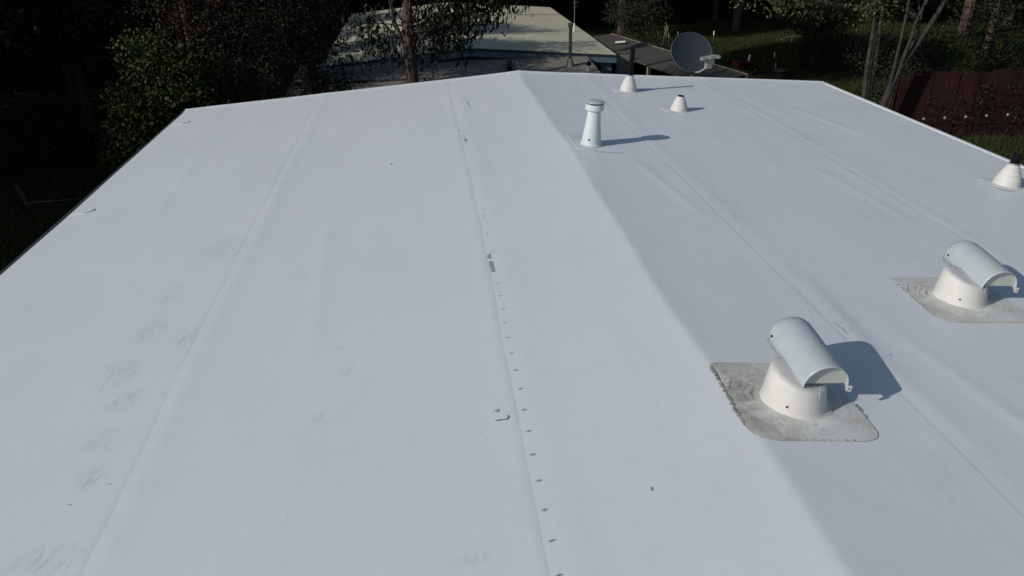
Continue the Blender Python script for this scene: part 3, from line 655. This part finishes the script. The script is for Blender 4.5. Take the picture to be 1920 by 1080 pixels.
m = MB(); m.tube([(-.02, 0, 2.7), (-.14, 0, 3.1), (-.3, .0, 3.6), (-.42, .02, 4.3)], [.05, .042, .035, .02], 7); m.tube([(-.25, .03, 3.2), (-.5, 0, 3.5), (-.85, 0, 3.95)], [.028, .022, .012], 6); autosmooth(m.build('side_stem', M['bark_grey'], t3), 60)
lo = [(.85,.2,3.45,.62,.6,.45),(1.35,.1,3.72,.72,.6,.42),(1.95,.2,3.95,.55,.6,.28),(.6,.0,3.0,.36,.45,.34),(1.0,.0,3.1,.35,.45,.3),(.35,0,2.5,.2,.3,.28),(-.45,.1,3.0,.35,.45,.36),(-.95,.2,3.3,.4,.5,.3),(2.3,.2,4.1,.4,.4,.2),(.3,.1,3.7,.5,.6,.4)]
link('hanging_leaves', leafcloud('hanging_leaves', lo, 2600, .15, .055, 44, .9, .2), M['leaf_gum'], t3)
m = MB(); limbs(m, (.0, 0, 3.25), [b[:3] for b in lo[:5]], .018, 45, 5); m.build('twigs', M['bark'], t3)
# right-hand tree: thin upright stems and a leaning trunk
rt_t = empty('leaning_tree', (9.95, 3.95, GZ), 'tree with a mottled trunk leaning right in front of the red fence', 'tree')
O_ = Vector((9.95, 3.95, GZ))
for pts, rr in (([(9.80,4.0,-3.1),(9.90,3.9,-2.1),(10.03,3.9,-1.5),(10.2,3.9,-.97),(10.57,3.95,-.44),(10.97,4.0,.3),(11.3,4.1,1.1),(11.9,4.6,3.2)], [.11,.10,.085,.08,.07,.06,.05,.03]),
                ([(10.12,3.92,-1.2),(10.17,3.85,-.85),(10.27,3.85,-.4),(10.36,3.9,.1),(10.56,3.95,.6),(10.9,4.2,2.2)], [.05,.05,.045,.042,.036,.02]),
                ([(9.96,3.9,-1.85),(9.98,3.85,-1.2),(10.0,3.85,-.7),(10.05,3.9,-.25),(10.06,3.9,.4),(10.1,4.1,2.2)], [.045,.042,.038,.035,.03,.02]),
                ([(10.3,4.3,-2.4),(10.4,4.3,-1.4),(10.62,4.3,-.7),(10.75,4.35,0),(10.9,4.4,1.4)], [.04,.036,.032,.028,.02])):
    m = MB(); m.tube([Vector(p) - O_ for p in pts], rr, 9); autosmooth(m.build('trunk', M['bark_grey'], rt_t), 60)
bl = [(-.3,.6,5.0,1.4,1.3,.9),(.9,.9,5.3,1.7,1.5,1.1),(2.0,.9,4.8,1.3,1.3,.9),(-1.9,2.6,3.55,.75,.8,.40),(-.9,3.0,3.35,.8,.8,.38),(.2,2.8,3.25,.75,.8,.36),(1.2,2.4,3.3,.7,.8,.36),(-2.6,3.1,3.7,.6,.7,.35),(-1.0,2.0,4.4,1.3,1.2,.7)]
m = MB(); limbs(m, (.6, .1, 3.2), [b[:3] for b in bl], .03, 8); m.build('branches', M['bark_grey'], rt_t)
link('crown', leafcloud('crown', bl, 13000, .12, .055, 21, .5), M['leaf_yellow'], rt_t)
for (x, y_, lab) in ((9.55, 4.2, 'thin grey upright sapling left of the pair before the fence'), (9.85, 4.6, 'thin grey upright sapling nearest the leaning trunk'), (13.0, 9.6, 'slim pale sapling trunk behind the leaning tree on the grass')):
    tp = empty('sapling', (x, y_, GZ), lab, 'tree', 'thin saplings beside the leaning tree'); m = MB()
    m.tube([(0, 0, 0), (.02, 0, 1.0), (-.05, .03, 2.0), (-.10, 0, 3.0), (-.15, .1, 4.3)], [.085, .075, .065, .05, .02], 8); autosmooth(m.build('trunk', M['bark_grey'], tp), 60)
    b2 = [(-.15,.1,4.2,.7,.7,.5),(-.1,0,3.55,.45,.45,.28)]
    link('crown', leafcloud('crown', b2, 1600, .10, .05, int(x*10), .4), M['leaf_yellow'], tp)
# bushes in the yard
def bush(loc, label, r, h, n, leaf, seed, ll=.07, group='bushes in the yard'):
    t = empty('bush', loc, label, 'bush', group); b = [(c0, c1, c2, a, b_, d) for (c0, c1, c2, a, b_, d) in blobset(seed, 0, 0, 0, h, r, 7)]
    m = MB(); limbs(m, (0, 0, 0), [q[:3] for q in b], .025, seed, 5); m.build('branches', M['bark'], t)
    link('foliage', leafcloud('foliage', b, n, ll, ll*.6, seed), M[leaf], t); return t
bush((12.9, 13.6, GZ), 'dark small-leaved bush beside the black pot in the yard', 1.15, 2.3, 9000, 'leaf_dark', 31)
bush((14.9, 16.2, GZ), 'taller dark bush on the grass behind the one by the pot', 1.5, 2.6, 9000, 'leaf_dark', 32)
bush((9.2, 11.0, GZ), 'low scrub at the foot of the satellite dish beyond the roof edge', .6, .5, 2500, 'leaf_brown', 33)
bush((8.6, 18.5, GZ), 'loose scrub round the leaning stakes left of the dish', 1.0, .8, 2500, 'leaf_dark', 34)
bush((7.6, 19.5, GZ), 'grey green scrub beside the far end of the plank roof', 1.3, 2.4, 6000, 'leaf_dark', 35)
bush((15.6, 6.8, GZ), 'dark bush showing over the red fence near the right picture edge', 1.6, 3.0, 8000, 'leaf_dark', 36)
bush((12.9, 7.2, GZ), 'dark bush showing over the middle of the red fence', 1.5, 2.6, 8000, 'leaf_dark', 37)
bush((-12.0, 6.6, GZ), 'dark bush beside the grass strip left of the white roof', 1.4, 1.8, 6000, 'leaf_dark', 38)
t = bush((.82, 8.5, -1.625), 'small weed tuft growing on the grey porch roof', .16, .3, 260, 'leaf_dark', 39, .06, None)

# tall trees of the wood: templates, then copies
def template(seed, h, r, leaf, n, ll):
    bl = blobset(seed, 0, 0, h*.24, h, r, 11)
    m = MB(); m.tube([(0,0,-.3),(.05,0,h*.2),(-.05,.1,h*.45),(.1,0,h*.8)], [h*.022, h*.018, h*.014, h*.005], 8); tr = m.mesh('trunk'); tr.materials.append(M['bark'])
    m = MB(); limbs(m, (0, 0, h*.28), [b[:3] for b in bl], h*.007, seed, 5); br = m.mesh('branches'); br.materials.append(M['bark'])
    cr = leafcloud('crown', bl, n, ll, ll*.55, seed); cr.materials.append(M[leaf]); return tr, br, cr
def hightop(seed, h, r, leaf, n, ll):  # template of the added shade trees: thin stem, crown above the view
    bl = blobset(seed, 0, 0, h*.70, h, r, 9)
    m = MB(); m.tube([(0,0,-.3),(.05,0,h*.3),(-.05,.1,h*.6),(.1,0,h*.9)], [h*.008, h*.0055, h*.0045, h*.003], 8); tr = m.mesh('trunk'); tr.materials.append(M['bark'])
    m = MB(); limbs(m, (0, 0, h*.55), [b[:3] for b in bl], h*.004, seed, 5); br = m.mesh('branches'); br.materials.append(M['bark'])
    cr = leafcloud('crown', bl, n, ll, ll*.55, seed); cr.materials.append(M[leaf]); return tr, br, cr
TP = [template(51, 11, 3.6, 'leaf_dark', 20000, .20), template(52, 9.5, 3.2, 'leaf_dark', 18000, .18), template(53, 12.5, 3.6, 'leaf_brown', 20000, .19), template(54, 10, 3.4, 'leaf_round', 18000, .18), hightop(55, 17, 2.6, 'leaf_dark', 20000, .21)]
def wood_tree(x, y, k, s, rot, label, group):
    t = empty('wood_tree', (x, y, gz(x, y)), label, 'tree', group, rot=(0, 0, rot)); t.scale = (s, s, s)
    for nm, me in zip(('trunk', 'branches', 'crown'), TP[k]): link(nm, me, None, t)
WL = 'tall dark tree of the unlit wood filling the background'; WG = 'trees of the dark wood behind both houses'
random.seed(77)
spots = []
for gy_ in np.arange(25.5, 62, 4.6):
    for gx_ in np.arange(-44, 48, 5.2):
        x = gx_ + random.uniform(-1.6, 1.6); y_ = gy_ + random.uniform(-1.5, 1.5)
        if 5 < x < 24 and y_ < 27: continue
        spots.append((x, y_))
for gy_ in np.arange(9.5, 25, 4.4):
    for gx_ in np.arange(-34, -8.5, 4.8): spots.append((gx_ + random.uniform(-1.2, 1.2), gy_ + random.uniform(-1.2, 1.2)))
for gx_, gy_ in ((22.5, 10), (21, 15), (23.5, 20), (27, 14), (28, 23), (19.5, 24), (14.2, 24.5), (8.3, 24.8), (-15, 5.5), (-20, 3.5)): spots.append((gx_, gy_))
spots = [q for q in spots if not (-13.5 < q[0] < -5 and q[1] < 24)]
for i, (x, y_) in enumerate(spots): wood_tree(x, y_, i % 4 if y_ < 40 else i % 2, random.uniform(.8, 1.15) if not (x < -9 and y_ < 22) else random.uniform(.66, .82), random.uniform(0, 6.28), WL, WG)
for (x, y_, lab) in ((-7.1, 4.5, 'nearest'), (-8.0, 7.0, 'second nearest'), (-8.2, 14.6, 'second farthest'), (-8.0, 19.5, 'farthest')):  # added trees, crowns out of view, placed to throw shade on the yard
    wood_tree(x, y_, 4, 1.0, x * 7, 'high-crowned tree added behind the shrubs to shade the yard, %s of its row' % lab, 'high-crowned trees added to shade the yard')
for (x, y_) in ((-11.8, 9.5), (-12, 13.5), (-10, 17.5), (-11, 21.5), (-6.2, 7.6), (-6.4, 11.5)): wood_tree(x, y_, 3 if x < -8 else 2, .60 if x > -9 else .62, x * 5, WL, WG)
# unseen tree row left of the house, added to put the left garden in shade
for i, y_ in enumerate(np.arange(-24, 3, 3.3)):
    wood_tree(-24.5 + random.uniform(-1, 1), y_, i % 2, 1.0, random.uniform(0, 6.28), 'dense unseen tree added in a row to shade the left garden', 'unseen trees added to shade the left garden')
    wood_tree(-28.5 + random.uniform(-1, 1), y_ + 1.6, (i+1) % 2, 1.05, random.uniform(0, 6.28), 'dense unseen tree added in a row to shade the left garden', 'unseen trees added to shade the left garden')
# understory and grass
random.seed(9)
ub = []
for i in range(90):
    x = random.uniform(-40, 44); y_ = random.uniform(24.5, 46)
    if abs(x) < 9 and y_ < 26: continue
    if 9 < x < 24 and y_ < 27: continue
    s_ = random.uniform(.7, 1.7); ub.append((x, y_, gz(x, y_) + s_*.4, s_*1.3, s_*1.2, s_*.8))
for i in range(26):
    x = random.uniform(-32, -9.5); y_ = random.uniform(8.5, 24); s_ = random.uniform(.6, 1.3); ub.append((x, y_, gz(x, y_) + s_*.4, s_*1.3, s_*1.2, s_*.8))
o = link('undergrowth', leafcloud('undergrowth', ub, 70000, .16, .08, 91), M['leaf_dark']); tag(o, 'dark undergrowth on the floor of the wood', 'undergrowth', kind='stuff')
def grass(name, regions, n, hgt, seed, label, mat='grass'):
    rg = np.random.default_rng(seed); P0 = []
    for (x0, x1, y0, y1, w_) in regions:
        k = int(n * w_); P0.append(np.stack([rg.uniform(x0, x1, k), rg.uniform(y0, y1, k)], 1))
    P0 = np.concatenate(P0); k = len(P0); z = np.array([gz(a, b) for a, b in P0]); 
    den = np.array([noise.noise(Vector((a*.6, b*.6, 2))) for a, b in P0]); keep = den + rg.normal(size=k)*.25 > -.25; P0 = P0[keep]; z = z[keep]; k = len(P0)
    h = hgt * (.5 + rg.random(k)); th = rg.uniform(0, 6.28, k); ln = rg.normal(size=(k, 2)) * .35
    b0 = np.stack([P0[:, 0] - np.cos(th)*.012, P0[:, 1] - np.sin(th)*.012, z - .01], 1); b1 = np.stack([P0[:, 0] + np.cos(th)*.012, P0[:, 1] + np.sin(th)*.012, z - .01], 1)
    tp = np.stack([P0[:, 0] + ln[:, 0]*h, P0[:, 1] + ln[:, 1]*h, z + h], 1)
    v = np.stack([b0, b1, tp], 1).reshape(-1, 3); me = bpy.data.meshes.new(name); me.vertices.add(3*k); me.vertices.foreach_set('co', v.ravel().astype(np.float32))
    me.loops.add(3*k); me.loops.foreach_set('vertex_index', np.arange(3*k, dtype=np.int32)); me.polygons.add(k); me.polygons.foreach_set('loop_start', np.arange(0, 3*k, 3, dtype=np.int32)); me.polygons.foreach_set('loop_total', np.full(k, 3, np.int32)); me.update(calc_edges=True)
    tag(link(name, me, M[mat]), label, 'grass', kind='stuff')
grass('grass', [(8.0, 24, 7.5, 27, .62), (9, 20, 0, 7.4, .2), (-17, -7, -4, 9, .18)], 330000, .13, 5, 'rough green grass of the yard and the strip beside the house')
# ------------------------------------------------------------ red fence with dried vines, white lights
fe = empty('red_fence', (10.55, 4.3, GZ), 'dark red stained board fence standing in the shade on the right', 'fence')
random.seed(6)
bmsh = []
for k in range(4):
    m = MB(); hh = 1.78 + .03 * k; m.box((0, -.012, .0), (.176, .012, hh)); m.v = [(x + (.01 if z > 1 and k % 2 else 0), y_, z) for x, y_, z in m.v]; me = m.mesh('board'); me.materials.append(M['red_wood']); bmsh.append(me)
for i in range(74):
    o = link('board', bmsh[random.randint(0, 3)], None, fe, (i * .181, random.uniform(-.006, .006), -.02)); o.rotation_euler = (random.uniform(-.012, .012), random.uniform(-.01, .01), 0)
for z_ in (.35, 1.3):
    m = MB(); m.box((-.05, .02, z_), (13.4, .06, z_ + .09)); m.build('rail', M['red_wood'], fe)
for i in range(7):
    m = MB(); m.box((i * 2.2, .062, -.1), (i * 2.2 + .1, .16, 1.7)); m.build('post', M['red_wood'], fe)
for i, (x, y_, lab) in enumerate(((11.28,4.1,'leftmost of the five small white garden lights'), (11.87,4.1,'second small white garden light from the left, the brightest'), (12.47,4.1,'middle one of the five small white garden lights'), (13.06,4.1,'fourth small white garden light from the left'), (13.67,4.1,'rightmost of the five small white garden lights'))):
    t = empty('garden_light', (x, y_, GZ + .47), lab, 'garden light', 'row of small white garden lights before the red fence')
    m = MB(); m.tube([(0, 0, -.5), (0, 0, .17)], .008, 6); m.build('stake', M['black'], t)
    m = MB(); m.lathe([(.015, .16), (.030, .175), (.034, .20), (.024, .225), (0, .235)], 12); autosmooth(m.build('globe', M['arm'], t), 60)
vb = [(10.5 + random.uniform(.3, 10), 4.2, GZ + random.uniform(.2, 1.7), random.uniform(.3, .8), .12, random.uniform(.2, .5)) for i in range(22)]
tag(link('vine', leafcloud('vine', vb, 2600, .055, .035, 15), M['leaf_brown']), 'withered brown vines and leaves hanging over the red fence', 'vine', kind='stuff')
# ------------------------------------------------------------ yard things
def stake(x, y, h, lab, r=.016, lean=(0, 0), tip=.18, tipr=1.25):
    t = empty('marker_stake', (x, y, gz(x, y) - .03), lab, 'stake', 'white-tipped stakes standing in the yard')
    m = MB(); m.tube([(0, 0, 0), (lean[0]*(h-tip), lean[1]*(h-tip), h - tip)], r, 6); m.build('shaft', M['bark'], t)
    m = MB(); m.tube([(lean[0]*(h-tip), lean[1]*(h-tip), h - tip), (lean[0]*h, lean[1]*h, h)], r * tipr, 6); m.build('tip', M['white_tip'], t)
stake(11.45, 13.8, .78, 'white-tipped stake just left of the black pot', .018); stake(11.15, 12.95, .55, 'slim white-tipped stake nearest the roof edge left of the pot', .012, tip=.26)
stake(10.35, 13.7, .75, 'thick white-tipped stake leaning over the red wheelbarrow', .028, (.12, 0), .28, 1.3); stake(14.3, 18.4, .6, 'faint white-tipped stake at the edge of the tall bush', .018)
stake(9.95, 20.8, .7, 'white-tipped stake showing over the left rim of the dish', .018); stake(11.55, 20.5, .7, 'white-tipped stake showing over the right rim of the dish', .022)
t = empty('leaning_stakes', (8.75, 18.6, GZ), 'cluster of pale wooden stakes leaning together in the scrub', 'stakes')
for (a, b, c_, d_, h) in ((-.35,0,-.05,0,1.15),(-.1,.1,.0,0,1.2),(.4,0,-.1,.05,1.35),(.12,-.2,.05,.1,1.1),(.2,.2,-.15,0,1.2)):
    m = MB(); m.tube([(a, b, -.05), (c_, d_, h)], .016, 6); m.build('stake', M['wood'], t)
t = empty('black_pot', (11.05, 12.35, GZ), 'large black plastic pot with a pale rim standing behind the roof edge', 'plant pot')
m = MB(); m.lathe([(.21, 0), (.275, .42), (.262, .42), (.24, .25), (0, .25)], 28); autosmooth(m.build('body', M['pot'], t), 40)
m = MB(); m.lathe([(.274, .405), (.298, .41), (.300, .445), (.268, .45), (.262, .425)], 28); autosmooth(m.build('rim', M['bark_grey'], t), 40)
t = empty('wheelbarrow', (10.05, 13.4, GZ), 'small red wheelbarrow on the grass behind the satellite dish arm', 'wheelbarrow', rot=(0, 0, R(15)))
V = [(-.32,-.24,.62),(.36,-.28,.56),(.36,.28,.56),(-.32,.24,.62),(-.2,-.14,.34),(.2,-.15,.30),(.2,.15,.30),(-.2,.14,.34)]
m = MB(); m.add(V, [(4,5,6,7),(0,4,7,3)[::-1],(0,1,5,4),(1,2,6,5),(2,3,7,6)]); o = m.build('tray', M['red'], t); md = o.modifiers.new('thick', 'SOLIDIFY'); md.thickness = .012
for s_ in (-1, 1):
    m = MB(); m.tube([(.62, s_*.06, .18), (.1, s_*.2, .29), (-.4, s_*.26, .45), (-.85, s_*.28, .58)], .018, 7); m.build('handle', M['black'], t)
    m = MB(); m.tube([(-.15, s_*.2, .32), (-.25, s_*.24, 0), (-.1, s_*.2, .02)], .013, 6); m.build('leg', M['black'], t)
wh = MB(); wh.tube([(.62 + .17*math.cos(k*.5236), 0, .18 + .17*math.sin(k*.5236)) for k in range(13)], .035, 8, False); wh.tube([(.62, -.07, .18), (.62, .07, .18)], .02, 8); wh.build('wheel', M['black'], t)
m = MB(); m.tube([(15.0, 20.9, GZ + .08), (15.5, 21.3, GZ + .12), (16.1, 21.5, GZ + .10), (16.3, 21.4, GZ + .06)], .03, 6); tag(m.build('pale_branch', M['wood']), 'pale bare branch lying at the far edge of the grass', 'branch')
# left garden: leaning post with a slack wire, bare branch
t = empty('fence_post', (-10.9, 2.9, GZ), 'short dark fence post with a slack wire in the grass at the left', 'fence post')
m = MB(); m.tube([(.06, 0, -.05), (0, 0, .3), (-.07, 0, .55)], [.05, .048, .045], 8); m.build('post', M['bark'], t)
m = MB(); m.tube([(.05, 0, .12), (.9, .3, .04), (2.2, .9, .10), (4.0, 1.6, .2)], .012, 5); m.build('wire', M['wood'], t)
t = empty('bare_branch', (-11.6, 3.2, GZ), 'pale bare twigs reaching in from the left picture edge', 'branch')
m = MB(); m.tube([(-2.4, .4, .2), (-1.2, .2, 1.2), (.1, 0, 1.95), (.75, 0, 2.12)], [.05, .035, .02, .008], 6)
for (a, b) in (((-1.2, .2, 1.2), (-.1, .2, 1.6)), ((-.4, .1, 1.68), (.3, .1, 2.25)), ((.1, 0, 1.95), (.5, .1, 1.9)), ((-.8, .15, 1.4), (-.5, 0, 2.2))): m.tube([a, b], [.016, .005], 5)
m.build('twigs', M['bark_grey'], t)
